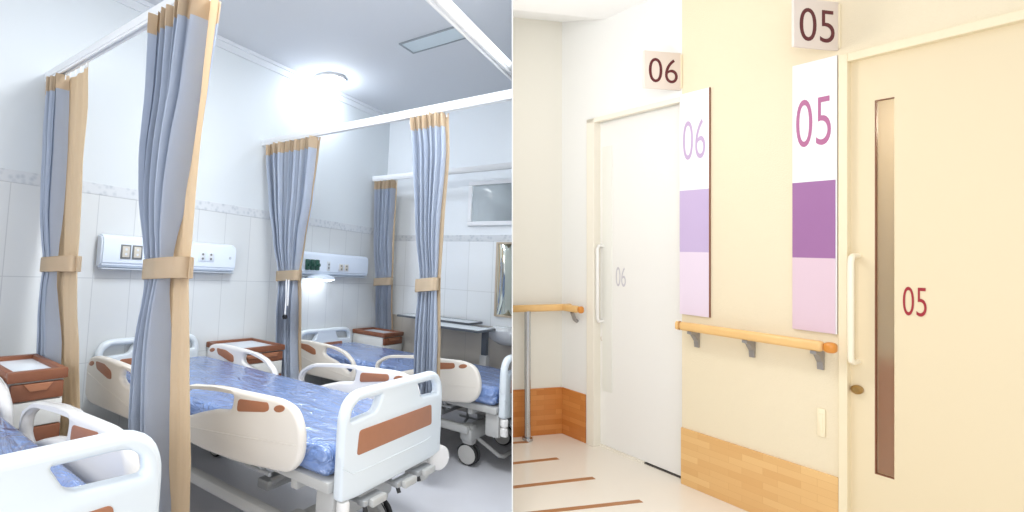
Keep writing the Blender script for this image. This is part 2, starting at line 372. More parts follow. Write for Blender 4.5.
# ------------------------------------------------------------------ beds
# bed space: x towards the foot, y across, z up; origin on the floor under the middle
def side_rail(parent, y, foot, m):
    """foot or head safety side with an open grip loop and brown insets"""
    pl = lambda x, yy, z: (x, y + z, yy)
    if foot:
        out = [(-.10, .60), (-.095, .72), (.02, .795), (.30, .832), (.55, .848), (.72, .858), (.82, .835), (.865, .74), (.86, .63), (.80, .56), (.48, .512), (.18, .497), (.02, .505), (-.06, .545)]
        r = [.06, .09, .1, .1, .1, .1, .1, .1, .1, .1, .1, .1, .1, .08]
        hole = [(-.072, .655), (-.062, .715), (.04, .770), (.25, .805), (.405, .815), (.39, .738), (.27, .716), (.14, .672), (.03, .628), (-.03, .618)]
        i1 = [(.446, .806), (.655, .832), (.662, .80), (.635, .785), (.44, .745)]; oc = (.725, .828)
    else:
        out = [(-1.155, .70), (-1.12, .76), (-1.02, .786), (-.85, .790), (-.62, .785), (-.45, .755), (-.33, .68), (-.31, .58), (-.33, .50), (-.42, .475), (-.80, .47), (-1.08, .465), (-1.15, .50)]
        r = [.05, .05, .08, .1, .1, .12, .1, .08, .07, .08, .1, .08, .06]
        hole = [(-.70, .70), (-.68, .756), (-.56, .754), (-.45, .726), (-.365, .665), (-.345, .60), (-.39, .572), (-.46, .615), (-.56, .655), (-.66, .675)]
        i1 = [(-1.02, .752), (-.90, .752), (-.80, .722), (-.79, .672), (-.84, .668), (-1.0, .705)]; oc = (-1.075, .735)
    b = link('side_rail', plate(rounded(out, r), [rounded(hole, .025)], .052, .020, pl), m, parent)
    for h in (-1, 1):
        s = y + h * .0262
        link('wood_inset', plate(rounded(i1, .02), [], .004, .0015, lambda x, yy, z: (x, s + z, yy)), 'wood_insert', b)
        oval = [Vector((oc[0] + .034 * cos(k * pi / 8), oc[1] - .008 + .016 * sin(k * pi / 8) + .008 * cos(k * pi / 8))) for k in range(16)]
        link('wood_inset', plate(oval, [], .004, .0015, lambda x, yy, z: (x, s + z, yy)), 'wood_insert', b)
    q = 1 if y > 0 else -1
    ml = [(-.03, .575), (.2, .600), (.5, .640), (.84, .690)] if foot else [(-1.13, .66), (-.85, .60), (-.6, .56), (-.35, .54)]
    link('moulded_line', tube(bm_new(), [(a, y + q * .0258, c) for a, c in ml], .0035, 6), m, b)
    bm = bm_new()
    for x in ((.30, .52) if foot else (-.85, -.62)):
        tube(bm, [(x, y - q * .02, .56), (x + .03, y - q * .075, .47), (x + .02, y - q * .12, .44)], .012, 8)
    tube(bm, [((.24 if foot else -.92), y - q * .06, .475), ((.60 if foot else -.55), y - q * .06, .475)], .010, 8)
    link('hinge_arm', bm, 'steel', b)
    return b
def end_board(parent, x, foot, m):
    top = .918 if foot else .845; bot = .475 if foot else .50; y0, y1 = (-.41, .465) if foot else (-.41, .44)
    out = [(y0, bot), (y0, top), (y1, top), (y1, bot), (y1 - .1, bot - .012), (y0 + .1, bot - .012)]
    r = [.02, .15, .15, .02, .05, .05]
    o1 = [(y0 + .042, top - .122), (y0 + .052, top - .07), (y0 + .105, top - .036), (y0 + .285, top - .036), (y0 + .245, top - .10), (y0 + .22, top - .112)]
    o2 = [(y1 - .042, top - .122), (y1 - .052, top - .07), (y1 - .105, top - .036), (y1 - .285, top - .036), (y1 - .245, top - .10), (y1 - .22, top - .112)]
    pl = lambda a, b, z: (x + z, a, b)
    name = 'footboard' if foot else 'headboard'
    b = link(name, plate(rounded(out, r, 9), [rounded(o1, .018), rounded(o2, .018)], .05, .014, pl), m, parent)
    s0, s1, t1 = (-.315, .345, .752) if foot else (-.25, .28, .70)
    ins = [(s0, t1 - .105), (s0 + .01, t1), (s1 - .01, t1), (s1, t1 - .105)]
    for h in (-1, 1):
        link('wood_inset', plate(rounded(ins, .018), [], .005, .0015, lambda a, c, z: (x + h * .0258 + z, a, c)), 'wood_insert', b)
    # raised sweep below the inset
    ln = [(s0 - .10, t1 - .13), (s0 - .02, t1 - .175), (s0 + .08, t1 - .18), (s1 - .08, t1 - .18), (s1 + .0, t1 - .172)]
    bm = tube(bm_new(), [(x + .0245, a, c) for a, c in ln], .004, 6); link('moulded_line', bm, m, b)
    # top grip roll
    gr = rounded([(y0 + .017, top - .26), (y0 + .017, top - .019), (y1 - .017, top - .019), (y1 - .017, top - .26)], [0, .14, .14, 0], 8)[8:28]
    gr = [(y0 + .017, top - .25)] + [tuple(g_) for g_ in gr] + [(y1 - .017, top - .25)]
    link('grip', tube(bm_new(), [(x, a, c) for a, c in gr], [.012] + [.0245] * (len(gr) - 2) + [.012], 12), m, b)
    return b
def build_bed(label, x, y, rz, group):
    t = thing('hospital_bed', label, 'hospital bed', (x, y, 0), rz, group)
    # lower chassis
    bm = bm_new()
    for s in (-1, 1): box(bm, -.80, .74, s * .40 - .03, s * .40 + .03, .25, .31, .012)
    for u in (-.75, .71): box(bm, u - .05, u + .05, -.40, .40, .19, .285, .02)
    for s in (-1, 1):
        for u in (-.75, .71): box(bm, u - .045, u + .045, s * .33 - .045, s * .33 + .045, .155, .31, .02)
    link('chassis', bm, 'frame_grey', t)
    bm = bm_new()
    for u in (-.45, .42): box(bm, u - .04, u + .04, -.30, .30, .31, .36, .01)
    for u in (-.45, .42):
        for s in (-.25, .25): tube(bm, [(u, s, .33), (u + .14, s, .42), (u + .02, s, .50)], .022, 8)
    tube(bm, [(-.4, 0, .40), (.6, 0, .38)], .025, 10)
    link('lifting_gear', bm, 'steel', t)
    bm = bm_new(); box(bm, -1.2, .96, -.43, .43, .495, .545, .012)
    for u in (-.9, -.3, .3, .75): box(bm, u - .02, u + .02, -.42, .42, .455, .497, .006)
    box(bm, .86, .97, -.40, -.30, .32, .50, .02); box(bm, .86, .97, .34, .44, .32, .50, .02)
    link('bed_deck', bm, 'frame_grey', t)
    # mattress
    bm = box(bm_new(), -1.125, .945, -.425, .425, .548, .685)
    bmesh.ops.subdivide_edges(bm, edges=bm.edges[:], cuts=1)
    bm2 = bmesh.new(); bmesh.ops.create_grid(bm2, x_segments=1, y_segments=1, size=.1); bm2.free()
    bmesh.ops.bevel(bm, geom=[e for e in bm.edges if e.calc_face_angle(0) > .5], offset=.045, segments=4, profile=.5, affect='EDGES')
    mt = link('mattress', bm, 'mattress', t)
    bm = bm_new()
    for z in (.595, .64): tube(bm, [(.95, -.36, z), (.952, 0, z + .004), (.95, .36, z)], .004, 6)
    link('mattress_seam', bm, 'plastic_cool', mt)
    end_board(t, -1.254, False, 'plastic_cool'); end_board(t, .99, True, 'plastic_cool')
    for y_ in (-.487, .487):
        for ft in (True, False): side_rail(t, y_, ft, 'plastic_cream' if y_ < 0 else 'plastic')
    bm = lathe(bm_new(), [(0, -.018), (.055, -.018), (.068, -.008), (.068, .008), (.055, .018), (0, .018)], (1.0, .475, .435), (1, -.45, 0), 28)
    link('bumper', bm, 'plastic', t)
    bm = lathe(bm_new(), [(0, .47), (.024, .47), (.028, .462), (.028, .42), (.018, .414), (.018, .406), (.028, .40), (.028, .35), (.024, .345), (0, .345)], (1.0, -.375, 0), (0, 0, 1), 18)
    link('bumper', bm, 'plastic', t)
    for y_ in (-.24, .03, .22):
        bm = tube(bm_new(), [(.80, y_, .425), (1.0, y_, .425)], .013, 8); box(bm, .985, 1.03, y_ - .02, y_ + .13, .412, .440, .008)
        c = link('crank_handle', bm, 'steel', t); link('crank_grip', box(bm_new(), 1.028, 1.055, y_ + .01, y_ + .125, .408, .444, .010), 'frame_grey', c)
        bm = tube(bm_new(), [(1.01, y_, .425), (1.03, y_ - .005, .39)], .010, 8); link('crank_pin', bm, 'black', c)
    bm = tube(bm_new(), [(.73, -.26, .20), (.90, -.20, .085), (.92, -.17, .08), (.92, .17, .08), (.90, .20, .085), (.73, .26, .20)], .016, 8); link('brake_pedal', bm, 'frame_grey', t)
    for u in (-.75, .71):
        for s in (-1, 1):
            yy = s * .33
            bm = tube(bm_new(), [(u, yy, .16), (u + .01, yy, .12)], .022, 12); box(bm, u - .035, u + .035, yy - .012, yy + .012, .10, .15, .01)
            c = link('caster', bm, 'frame_grey', t)
            bm = bm_new()
            for k in (-1, 1): lathe(bm, [(.056, -.012), (.076, -.012), (.082, -.006), (.082, .006), (.076, .012), (.056, .012)], (u, yy + k * .026, .082), (0, 1, 0), 28)
            link('tyre', bm, 'black', c)
            bm = bm_new()
            for k in (-1, 1): lathe(bm, [(0, k * .016), (.045, k * .016), (.070, k * .0135), (.070, k * -.010), (0, k * -.010)], (u, yy + k * .026, .082), (0, 1, 0), 28)
            link('wheel_disc', bm, 'wheel_grey', c)
    return t
BG = 'hospital beds with brown insets'
bed = build_bed('white hospital bed in the middle of the ward, with whole brown-inset footboard facing us', -2.37, 2.006, .032, BG)
near = copy_tree(bed); near.location = (-2.248, .27, 0); near.rotation_euler.z = 0.0
near['label'] = 'closest hospital bed, cut off at the lower left corner of the ward'
far = copy_tree(bed); far.location = (-2.46, 3.97, 0); far.rotation_euler.z = 0.0
far['label'] = 'farthest hospital bed, beyond the second pair of curtains, showing its grey casters'
LOWER = ('chassis', 'caster', 'brake_pedal')
for b, dz in ((near, .082), (far, -.05)):
    for k in kids(b):
        nm = k.name.split('.')[0]
        if nm in LOWER: continue
        if nm == 'lifting_gear': continue
        k.location.z += dz
for k in kids(near):                               # the near bed has its foot section drawn out
    if k.name.startswith('side_rail'): k.location.x -= .03; k.location.z -= .03
for k in kids(far):                                # its head board stands close to the mattress, clear of the wall
    if k.name.startswith('headboard'): k.location.x += .09
    if k.name.startswith('side_rail') and sum(v.co.y for v in k.data.vertices) > 0: k.location.z -= .30   # far sides folded down
CLIP_L += [o for o in all_under(far) if o.type == 'MESH']

# ------------------------------------------------------------------ curtains
def interp(rows, z):
    if z >= rows[0][0]: return rows[0][1:]
    for a, b in zip(rows, rows[1:]):
        if a[0] >= z >= b[0]:
            t = (a[0] - z) / (a[0] - b[0]); t = t * t * (3 - 2 * t) * .5 + t * .5
            return tuple(p + (q - p) * t for p, q in zip(a[1:], b[1:]))
    return rows[-1][1:]
def curtain(label, y, ztop, zbot, ztie, rows, folds, seed, group, cord=False, push=None, amp=.035, pc=.87):
    """rows: (z, left, blue/beige change, right) along the rail"""
    t = thing('curtain', label, 'curtain', (0, y, 0), 0, group)
    def shove(z):                                  # where furniture pushes the hanging cloth aside
        if not push: return 0.0
        k = min(1, max(0, (push[0] - z) / (push[0] - push[1]))); return push[2] * k * k * (3 - 2 * k)
    def off(z, s, amp):
        g = 1 - .55 * math.exp(-((z - ztie) / .22) ** 2)
        return amp * g * (1.25 * math.copysign(abs(sin(2 * pi * folds * s + seed)) ** .75, sin(2 * pi * folds * s + seed)) + .35 * sin(2 * pi * (folds * 1.7) * s + 2.3 * seed) + .25 * sin(3.1 * seed + z * 1.7 + 9 * s))
    def sheet(za, zb, span, dy, amp, thick, nz=36, ns=170, taper=None):
        bm = bm_new(); g = []
        for i in range(nz + 1):
            z = za + (zb - za) * i / nz; L, C_, Rr = interp(rows, z); row = []
            a, b = span(L, C_, Rr)
            for j in range(ns + 1):
                s = j / ns; x = a + (b - a) * s + .24 * (b - a) / folds * sin(4 * pi * folds * s + 2 * seed)  * (1 if 0 < j < ns else 0) * min(1, 6 * s, 6 * (1 - s))
                row.append(bm.verts.new((x - pc * shove(z), dy + off(z, s, amp) + shove(z), z)))
            g.append(row)
        for i in range(nz):
            for j in range(ns): bm.faces.new((g[i][j], g[i][j + 1], g[i + 1][j + 1], g[i + 1][j]))
        bmesh.ops.solidify(bm, geom=bm.faces[:], thickness=thick)
        return bm
    front = lambda L, C_, Rr: (L + amp * .8, C_)
    link('curtain_fabric', sheet(ztop - .095, zbot, front, 0, amp, .003), 'curtain_blue', t)
    link('heading_tape', sheet(ztop, ztop - .098, front, -.002, amp + .001, .004, 4), 'curtain_beige', t)
    # beige lining: behind the blue and showing past its edge
    bm = bm_new(); g = []; nz, ns = 36, 40
    for i in range(nz + 1):
        z = ztop - .004 + (zbot + .004 - ztop) * i / nz; L, C_, Rr = interp(rows, z); row = []
        for j in range(ns + 1):
            s = j / ns; x = L - .012 + (Rr - L + .012) * s
            row.append(bm.verts.new((x - pc * shove(z), .062 + .016 * sin(9 * s + seed) * (1 - s) - .05 * s ** 3 + .006 * sin(34 * s + z) + shove(z), z)))
        g.append(row)
    for i in range(nz):
        for j in range(ns): bm.faces.new((g[i][j], g[i][j + 1], g[i + 1][j + 1], g[i + 1][j]))
    bmesh.ops.solidify(bm, geom=bm.faces[:], thickness=.003)
    link('curtain_lining', bm, 'curtain_beige', t)
    # tie band
    L, C_, Rr = interp(rows, ztie); cx, rx = (L + Rr) / 2 - .004, (Rr - L) / 2 - .012
    bm = bm_new(); n = 40; R = []
    for dz in (-.045, -.043, .043, .045):
        for rr in (0,):
            ring = []
            for k in range(n):
                a = 2 * pi * k / n; e = .0 if abs(dz) < .044 else -.004
                cc, ss = cos(a), sin(a); cc = math.copysign(abs(cc) ** .55, cc); ss = math.copysign(abs(ss) ** .7, ss)
                ring.append(bm.verts.new((cx + (rx + e) * cc, .012 + (.058 + e) * ss, ztie + dz + .012 * cc)))
            R.append(ring)
    for a, b in zip(R, R[1:]):
        for k in range(n): bm.faces.new((a[k], a[(k + 1) % n], b[(k + 1) % n], b[k]))
    bmesh.ops.solidify(bm, geom=bm.faces[:], thickness=.005)
    link('tie_band', bm, 'curtain_beige', t)
    bm = bm_new(); L, C_, Rr = interp(rows, ztop)
    for k in range(folds + 2):
        x = L + (Rr - L) * (k + .5) / (folds + 2); tube(bm, [(x, .01, ztop - .03), (x, .01, ztop + .005)], .004, 6)
    link('curtain_hook', bm, 'rail_white', t)
    if cord:
        L, C_, Rr = interp(rows, ztie - .2); x = C_ - .03
        bm = tube(bm_new(), [(x, -.085, ztie - .03), (x + .005, -.08, ztie - .2), (x - .002, -.075, ztie - .33)], .007, 8); tube(bm, [(x + .03, -.085, ztie - .03), (x + .028, -.08, ztie - .25)], .007, 8)
        c = link('tie_cord', bm, 'rail_white', t); link('cord_ring', lathe(bm_new(), [(.012, -.01), (.02, -.01), (.02, .01), (.012, .01), (.012, -.01)], (x, -.078, ztie - .35), (0, 1, 0), 14), 'black', c)
    return t
CG = 'blue ward curtains with beige headings'
curtain('blue curtain with wide beige lining, leftmost of all, tied back against the head wall', 1.12, 2.585, .15, 1.385,
        [(2.60, -3.655, -3.38, -3.03), (2.302, -3.645, -3.34, -2.98), (2.024, -3.596, -3.31, -2.995), (1.757, -3.548, -3.29, -2.968), (1.53, -3.5, -3.275, -2.954), (1.391, -3.448, -3.255, -2.956), (1.247, -3.439, -3.255, -2.928), (1.155, -3.416, -3.22, -2.911), (.914, -3.372, -3.12, -2.832), (.57, -3.30, -3.05, -2.75), (.1, -3.26, -3.0, -2.70)], 6, .6, CG, amp=.03)
curtain('closest and largest blue curtain, hanging the full picture height in front of the middle bed', 1.12, 2.585, .12, 1.409,
        [(2.60, -2.225, -1.81, -1.72), (2.203, -2.20, -1.85, -1.755), (1.935, -2.215, -1.907, -1.785), (1.72, -2.195, -1.936, -1.795), (1.533, -2.17, -1.968, -1.799), (1.409, -2.15, -1.971, -1.807), (1.328, -2.134, -1.985, -1.805), (1.261, -2.132, -1.985, -1.79), (1.036, -2.138, -1.97, -1.757), (.814, -2.135, -1.95, -1.725), (.644, -2.117, -1.93, -1.698), (.392, -2.094, -1.88, -1.683)], 8, 2.1, CG, amp=.044)
curtain('blue curtain left of the lit reading lamp, with a white cord at its tie', 2.996, 2.575, .2, 1.362,
        [(2.59, -3.645, -2.945, -2.909), (2.447, -3.635, -2.958, -2.922), (2.055, -3.558, -2.99, -2.966), (1.679, -3.452, -3.059, -3.022), (1.362, -3.361, -3.108, -3.059), (1.228, -3.342, -3.109, -3.036), (.786, -3.314, -3.073, -3.0), (.4, -3.266, -3.029, -2.958)], 10, 1.2, CG, True, push=(1.2, .80, .12), amp=.036, pc=1.08)
curtain('dark blue-grey curtain behind the middle bed footboard, reaching nearly to the floor', 2.996, 2.575, .31, 1.37,
        [(2.574, -2.028, -1.719, -1.687), (2.269, -1.985, -1.697, -1.667), (1.827, -1.936, -1.717, -1.686), (1.399, -1.888, -1.72, -1.697), (1.342, -1.901, -1.717, -1.694), (.976, -1.903, -1.693, -1.678), (.562, -1.893, -1.689, -1.666), (.31, -1.863, -1.677, -1.654)], 8, .2, CG, amp=.04)
curtain('smallest blue curtain, farthest away in the corner beside the far wall', 4.745, 2.53, .25, 1.324,
        [(2.54, -3.655, -3.34, -3.312), (1.817, -3.63, -3.357, -3.315), (1.324, -3.584, -3.336, -3.308), (1.099, -3.562, -3.331, -3.302), (.746, -3.54, -3.296, -3.269)], 7, 1.7, CG, push=(1.45, .79, .2), amp=.026, pc=.72)

# ------------------------------------------------------------------ overbed tables, basin, mirror
def overbed(x0, x1, y0, y1, z, leg, yc, fa, fb, label):
    t = thing('overbed_table', label, 'overbed table', (0, 0, 0), 0, 'overbed tables by the far wall')
    b = link('table_top', box(bm_new(), x0, x1, y0, y1, z - .012, z, .004), 'table_white', t)
    bm = bm_new()
    for a in ((x0 - .004, x1 + .004, y0 - .008, y0 + .006), (x0 - .004, x1 + .004, y1 - .006, y1 + .008), (x0 - .008, x0 + .006, y0, y1), (x1 - .006, x1 + .008, y0, y1)): box(bm, a[0], a[1], a[2], a[3], z - .02, z + .002, .003)
    link('edge_strip', bm, 'table_edge', b)
    link('column', box(bm_new(), leg - .025, leg + .025, yc - .03, yc + .03, z - .26, z - .012, .004), 'table_edge', t)
    link('telescopic_column', box(bm_new(), leg - .035, leg + .035, yc - .04, yc + .04, .08, z - .26, .004), 'frame_grey', t)
    bm = bm_new(); box(bm, leg - .03, leg + .03, fa, fb, .05, .085, .008)
    link('base', bm, 'frame_grey', t)
    for s in (fa + .03, fb - .03):
        link('castor', lathe(bm_new(), [(0, -.012), (.026, -.012), (.026, .012), (0, .012)], (leg, s, .026), (1, 0, 0), 16), 'black', t)
overbed(-3.16, -2.30, 4.66, 4.98, .97, -2.97, 4.93, 4.60, 4.99, 'dark-edged overbed table at the far wall, half hidden by the curtain behind the middle bed')
overbed(-2.60, -1.99, 4.24, 4.60, .955, -2.07, 4.565, 4.20, 4.61, 'grey overbed table on a single column, standing just left of the wash basin')
bm = lathe(bm_new(), [(0, -.15), (.09, -.145), (.17, -.10), (.21, -.03), (.22, 0), (.20, 0), (.185, -.03), (.14, -.09), (0, -.115)], (-1.96, 4.84, .935), (0, 0, 1), 32)
t = thing('wash_basin', 'white wash basin below the mirror, at the right edge of the ward', 'wash basin', (0, 0, 0))
link('bowl', bm, 'porcelain', t, clip='L'); link('back_ledge', box(bm_new(), -2.17, -1.75, 4.94, FY - .01, .82, .945, .015), 'porcelain', t, clip='L')
t = thing('mirror', 'framed mirror on the far wall, above the white wash basin', 'mirror', (0, 0, 0))
bm = bm_new()
for a in ((-2.185, -2.165, 1.04, 1.82), (-2.165, -1.6, 1.80, 1.82), (-2.165, -1.6, 1.04, 1.06)): box(bm, a[0], a[1], FY - .035, FY - .009, a[2], a[3], .003)
link('frame', bm, 'mirror_frame', t, clip='L'); link('mirror_glass', box(bm_new(), -2.165, -1.6, FY - .02, FY - .010, 1.06, 1.80), 'mirror', t, clip='L')

# ================================================================== partition between the two rooms
FR = CORR
bm = bm_new(); T = .004
q = [(KPART * 2.4, 2.4), (KPART * 2.4 + T, 2.4), (KPART * 9 + T, 9), (KPART * 9, 9)]
lo = [bm.verts.new((x, y, -1.2)) for x, y in q]; hi = [bm.verts.new((x, y, 4.2)) for x, y in q]
for k in range(4): bm.faces.new((lo[k], lo[(k + 1) % 4], hi[(k + 1) % 4], hi[k]))
bm.faces.new(lo[::-1]); bm.faces.new(hi)
struct('wall_partition', bm, 'white_wall')

# ================================================================== CORRIDOR (right of the partition)
E_ = Vector((.4377, -.8991, 0)); N_ = Vector((-.8991, -.4377, 0)); W0 = Vector((1.970, 2.840, 0)); G_ = Vector((.982, .189, 0))
ANG = math.atan2(E_.y, E_.x)                        # wall space: x along the wall towards us, y into the wall, z up
def wl(s, off=0.0, z=0.0): return W0 + E_ * s + N_ * off + Vector((0, 0, z))
# in wall space y = -off (positive goes into the wall)
def wstruct(name, bm, m, parent=None, clip=None): return struct(name, bm, m, clip, parent, loc=W0, rz=ANG)
ROOMH = 2.865
wr = wstruct('wall_right', box(bm_new(), .0, .672, 0, .14, .0, 3.1), 'cream_wall')
wstruct('wall_right_over_door', box(bm_new(), .672, 1.75, 0, .14, 2.20, 3.1), 'cream_wall')
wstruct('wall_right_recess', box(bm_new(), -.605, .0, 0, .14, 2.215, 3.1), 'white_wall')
wstruct('wall_right_end', box(bm_new(), -.825, -.605, 0, .14, .0, 3.1), 'white_wall')
# end wall along G_, from the corner to the partition
CN = wl(-.821); GA = math.atan2(G_.y, G_.x)
struct('wall_end', box(bm_new(), -.7, .12, 0, .12, 0, 3.2), 'end_wall', 'R', loc=CN, rz=GA)
# floor, ceiling (rising towards the end wall)
def slab(pts, z0, dz):
    bm = bm_new(); a = [bm.verts.new((p[0], p[1], p[2] + z0)) for p in pts]; b = [bm.verts.new((p[0], p[1], p[2] + z0 + dz)) for p in pts]; n = len(pts)
    bm.faces.new(a[::-1]); bm.faces.new(b)
    for k in range(n): bm.faces.new((a[k], a[(k + 1) % n], b[(k + 1) % n], b[k]))
    return bm
pF = [wl(2.2, -.1), wl(-1.0, -.1), CN - G_ * 1.2 + Vector((0, .1, 0)), Vector((.0, -.4, 0)), Vector((1.6, -.4, 0))]
struct('floor_corridor', slab(pF, -.1, .1), 'corr_floor', 'R')
pC = [wl(.8, -.05), wl(-.467, -.05), wl(-.467, 0) - G_ * 1.2, Vector((.55, 1.55, 0))]
struct('ceiling_corridor', slab(pC, ROOMH, .08), 'corr_ceiling', 'R')
a, b = wl(-.467, -.05), wl(-.467, 0) - G_ * 1.2; c, d = CN - G_ * .8 + Vector((0, .05, 0)), CN + G_ * .06 + Vector((0, .05, 0))
bm = bm_new(); lo = [Vector((a.x, a.y, ROOMH)), Vector((b.x, b.y, ROOMH)), Vector((c.x, c.y, 3.0)), Vector((d.x, d.y, 3.0))]
va = [bm.verts.new(p) for p in lo]; vb = [bm.verts.new(p + Vector((0, 0, .08))) for p in lo]
bm.faces.new(va); bm.faces.new(vb[::-1])
for k in range(4): bm.faces.new((va[k], va[(k + 1) % 4], vb[(k + 1) % 4], vb[k]))
struct('ceiling_corridor_rise', bm, 'corr_ceiling', 'R')
# wooden dado boards
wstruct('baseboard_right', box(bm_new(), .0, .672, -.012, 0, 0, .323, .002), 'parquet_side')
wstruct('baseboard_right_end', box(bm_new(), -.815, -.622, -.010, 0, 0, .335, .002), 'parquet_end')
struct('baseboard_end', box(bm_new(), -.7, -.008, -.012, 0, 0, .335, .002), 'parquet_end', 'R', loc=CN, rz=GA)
# inlaid strips in the floor
for k, (p, q) in enumerate((((.95, 2.785), (1.494, 2.900)), ((1.05, 3.082), (1.397, 3.159)), ((.84, 2.50), (1.615, 2.644)), ((1.16, 3.396), (1.303, 3.417)))):
    p, q = Vector((*p, 0)), Vector((*q, 0)); L = (q - p).length
    bm = box(bm_new(), 0, L, -.014, .014, -.01, .0015); struct('trim_%d' % (k + 4), bm, 'floor_strip', 'R', loc=p, rz=math.atan2(q.y - p.y, q.x - p.x))

# numerals (font outlines turned into thin meshes)
def numerals(txt, x0, x1, z0, z1, place, t=.0012, bold=0.0, spc=1.0):
    cu = bpy.data.curves.new('tmp', 'FONT'); cu.body = txt; cu.size = 1; cu.extrude = .5; cu.resolution_u = 6; cu.space_character = spc; cu.offset = -0.007 + bold
    o = bpy.data.objects.new('tmp', cu); COL.objects.link(o); dg = bpy.context.evaluated_depsgraph_get(); dg.update()
    me = bpy.data.meshes.new_from_object(o.evaluated_get(dg)); bm = bmesh.new(); bm.from_mesh(me)
    bpy.data.objects.remove(o); bpy.data.curves.remove(cu); bpy.data.meshes.remove(me)
    xs = [v.co.x for v in bm.verts]; ys = [v.co.y for v in bm.verts]
    for v in bm.verts:
        X = x0 + (v.co.x - min(xs)) / (max(xs) - min(xs)) * (x1 - x0); Z = z0 + (v.co.y - min(ys)) / (max(ys) - min(ys)) * (z1 - z0)
        v.co = Vector(place(X, Z, v.co.z * t))
    return bm
wp = lambda off: (lambda X, Z, d: (X, -off - d, Z))

# ---- tall name boards on the wall
def board(s0, s1, z0, z1, zp1, zp0, txt, dx0, dx1, dz0, dz1, cols, label):
    t = thing('room_sign', label, 'sign', W0, ANG, 'tall room number boards'); g = .002
    link('board', box(bm_new(), s0, s1, -.012, -g, z0, z1, .0015), 'sign_white', t)
    link('colour_panel', box(bm_new(), s0 + .0006, s1 - .0006, -.0128, -.0118, zp0, zp1), cols[0], t)
    link('colour_panel', box(bm_new(), s0 + .0006, s1 - .0006, -.0128, -.0118, z0 + .001, zp0), cols[1], t)
    link('numerals', numerals(txt, dx0, dx1, dz0, dz1, wp(.0126)), cols[2], t, smooth=False)
    link('back_edge', box(bm_new(), s1, s1 + .004, -.012, -g, z0, z1), 'wood_trim' if txt == '06' else 'sign_white', t)
board(-.006, .146, .975, 2.237, 1.682, 1.332, '06', .012, .128, 1.855, 2.075, ('lilac', 'pale_lilac', 'mauve'), 'tall white board with pale lilac 06 and lilac blocks, beside the white door')
board(.508, .664, .972, 2.238, 1.674, 1.316, '05', .523, .648, 1.840, 2.065, ('purple', 'pink', 'rose'), 'tall white board with rose 05 and purple block, beside the cream door')
# ---- plates projecting from the wall
def flag(s, L, z0, z1, txt, dx0, dx1, dz0, dz1, label):
    t = thing('projecting_sign', label, 'sign', wl(s, .0), GA + pi, 'projecting room number plates')   # local x runs out from the wall
    link('plate', box(bm_new(), 0.004, L, -.006, .006, z0, z1, .003), 'flag_grey', t)
    link('wall_bracket', box(bm_new(), .001, .008, -.012, .012, z0 + .01, z1 - .01, .002), 'jamb_cream', t)
    link('numerals', numerals(txt, dx0, dx1, dz0, dz1, lambda X, Z, d: (L - X, .0066 + d, Z)), 'maroon', t, smooth=False)
flag(.668, .255, 2.258, 2.478, '05', .03, .225, 2.288, 2.435, 'small plate with dark red 05 sticking out above the purple and pink board')
flag(-.006, .250, 2.262, 2.476, '06', .03, .222, 2.298, 2.436, 'small plate with dark red 06 sticking out above the white door')

# ---- white sliding door 06 in its recess
d1 = wstruct('door_1', box(bm_new(), -.59, .05, .055, .095, .012, 2.22, .002), 'door_white')
link('glass_slit', box(bm_new(), -.537, -.468, .050, .056, .38, 2.03, .001), 'frosted_white', d1)
link('numerals', numerals('06', -.442, -.374, 1.095, 1.222, wp(-.0535)), 'grey_num', d1, smooth=False)
bm = tube(bm_new(), [(-.535, .055, 1.36), (-.54, .018, 1.36), (-.542, .006, 1.34), (-.542, .006, .87), (-.54, .018, .85), (-.535, .055, .85)], .011, 10); link('door_handle', bm, 'door_white', d1)
link('lock', lathe(bm_new(), [(.016, -.052), (.016, -.064), (0, -.064)], (-.535, 0, .73), (0, -1, 0), 14), 'brass', d1).location.y = -.0
bm = bm_new(); box(bm, -.612, -.555, -.012, .10, 0, 2.225, .003); box(bm, -.612, .0, -.012, .03, 2.195, 2.225, .003)
wstruct('trim_8', bm, 'jamb_white')
wstruct('trim_9', box(bm_new(), -.25, -.0, .05, .10, .0, .006), 'shadow_gap')  # dark strip, painted shade of the gap under the door
wstruct('trim_11', box(bm_new(), -.555, -.25, .045, .10, .0, .012), 'jamb_white')
wstruct('wall_right_backing', box(bm_new(), -.62, .70, .14, .16, 0, 3.0), 'white_wall')

# ---- cream sliding door 05
bm = bm_new()
for a in ((.702, .780, .02, 2.1995), (.839, 1.75, .02, 2.1995), (.780, .839, .02, .382), (.780, .839, 2.008, 2.1995)): box(bm, a[0], a[1], .02, .06, a[2], a[3])
d2 = wstruct('door_2', bm, 'door_cream')
link('glass_slit', box(bm_new(), .7805, .8385, .036, .042, .3825, 2.0075), 'frosted', d2)
bm = bm_new(); box(bm, .7802, .7835, .0195, .036, .3822, 2.0078); box(bm, .7835, .8385, .0195, .036, .3822, .3852); box(bm, .7835, .8385, .0195, .036, 2.0045, 2.0078)
link('slit_bead', bm, 'wood_trim', d2)
link('numerals', numerals('05', .864, .930, 1.085, 1.205, wp(-.0185)), 'red_num', d2, smooth=False)
bm = tube(bm_new(), [(.727, .02, 1.33), (.727, -.030, 1.33), (.727, -.046, 1.322), (.727, -.052, 1.30), (.727, -.052, .89), (.727, -.046, .868), (.727, -.030, .86), (.727, .02, .86)], .0115, 12)
link('door_handle', bm, 'handle_cream', d2)
lk = link('lock', lathe(bm_new(), [(.020, -.019), (.020, -.006), (.012, .004), (0, .004)], (.727, 0, .735), (0, -1, 0), 18), 'brass', d2)
bm = bm_new(); box(bm, .673, .703, -.014, .10, 0, 2.235, .003); box(bm, .703, 1.75, -.014, .03, 2.197, 2.235, .003)
wstruct('trim_10', bm, 'jamb_cream')
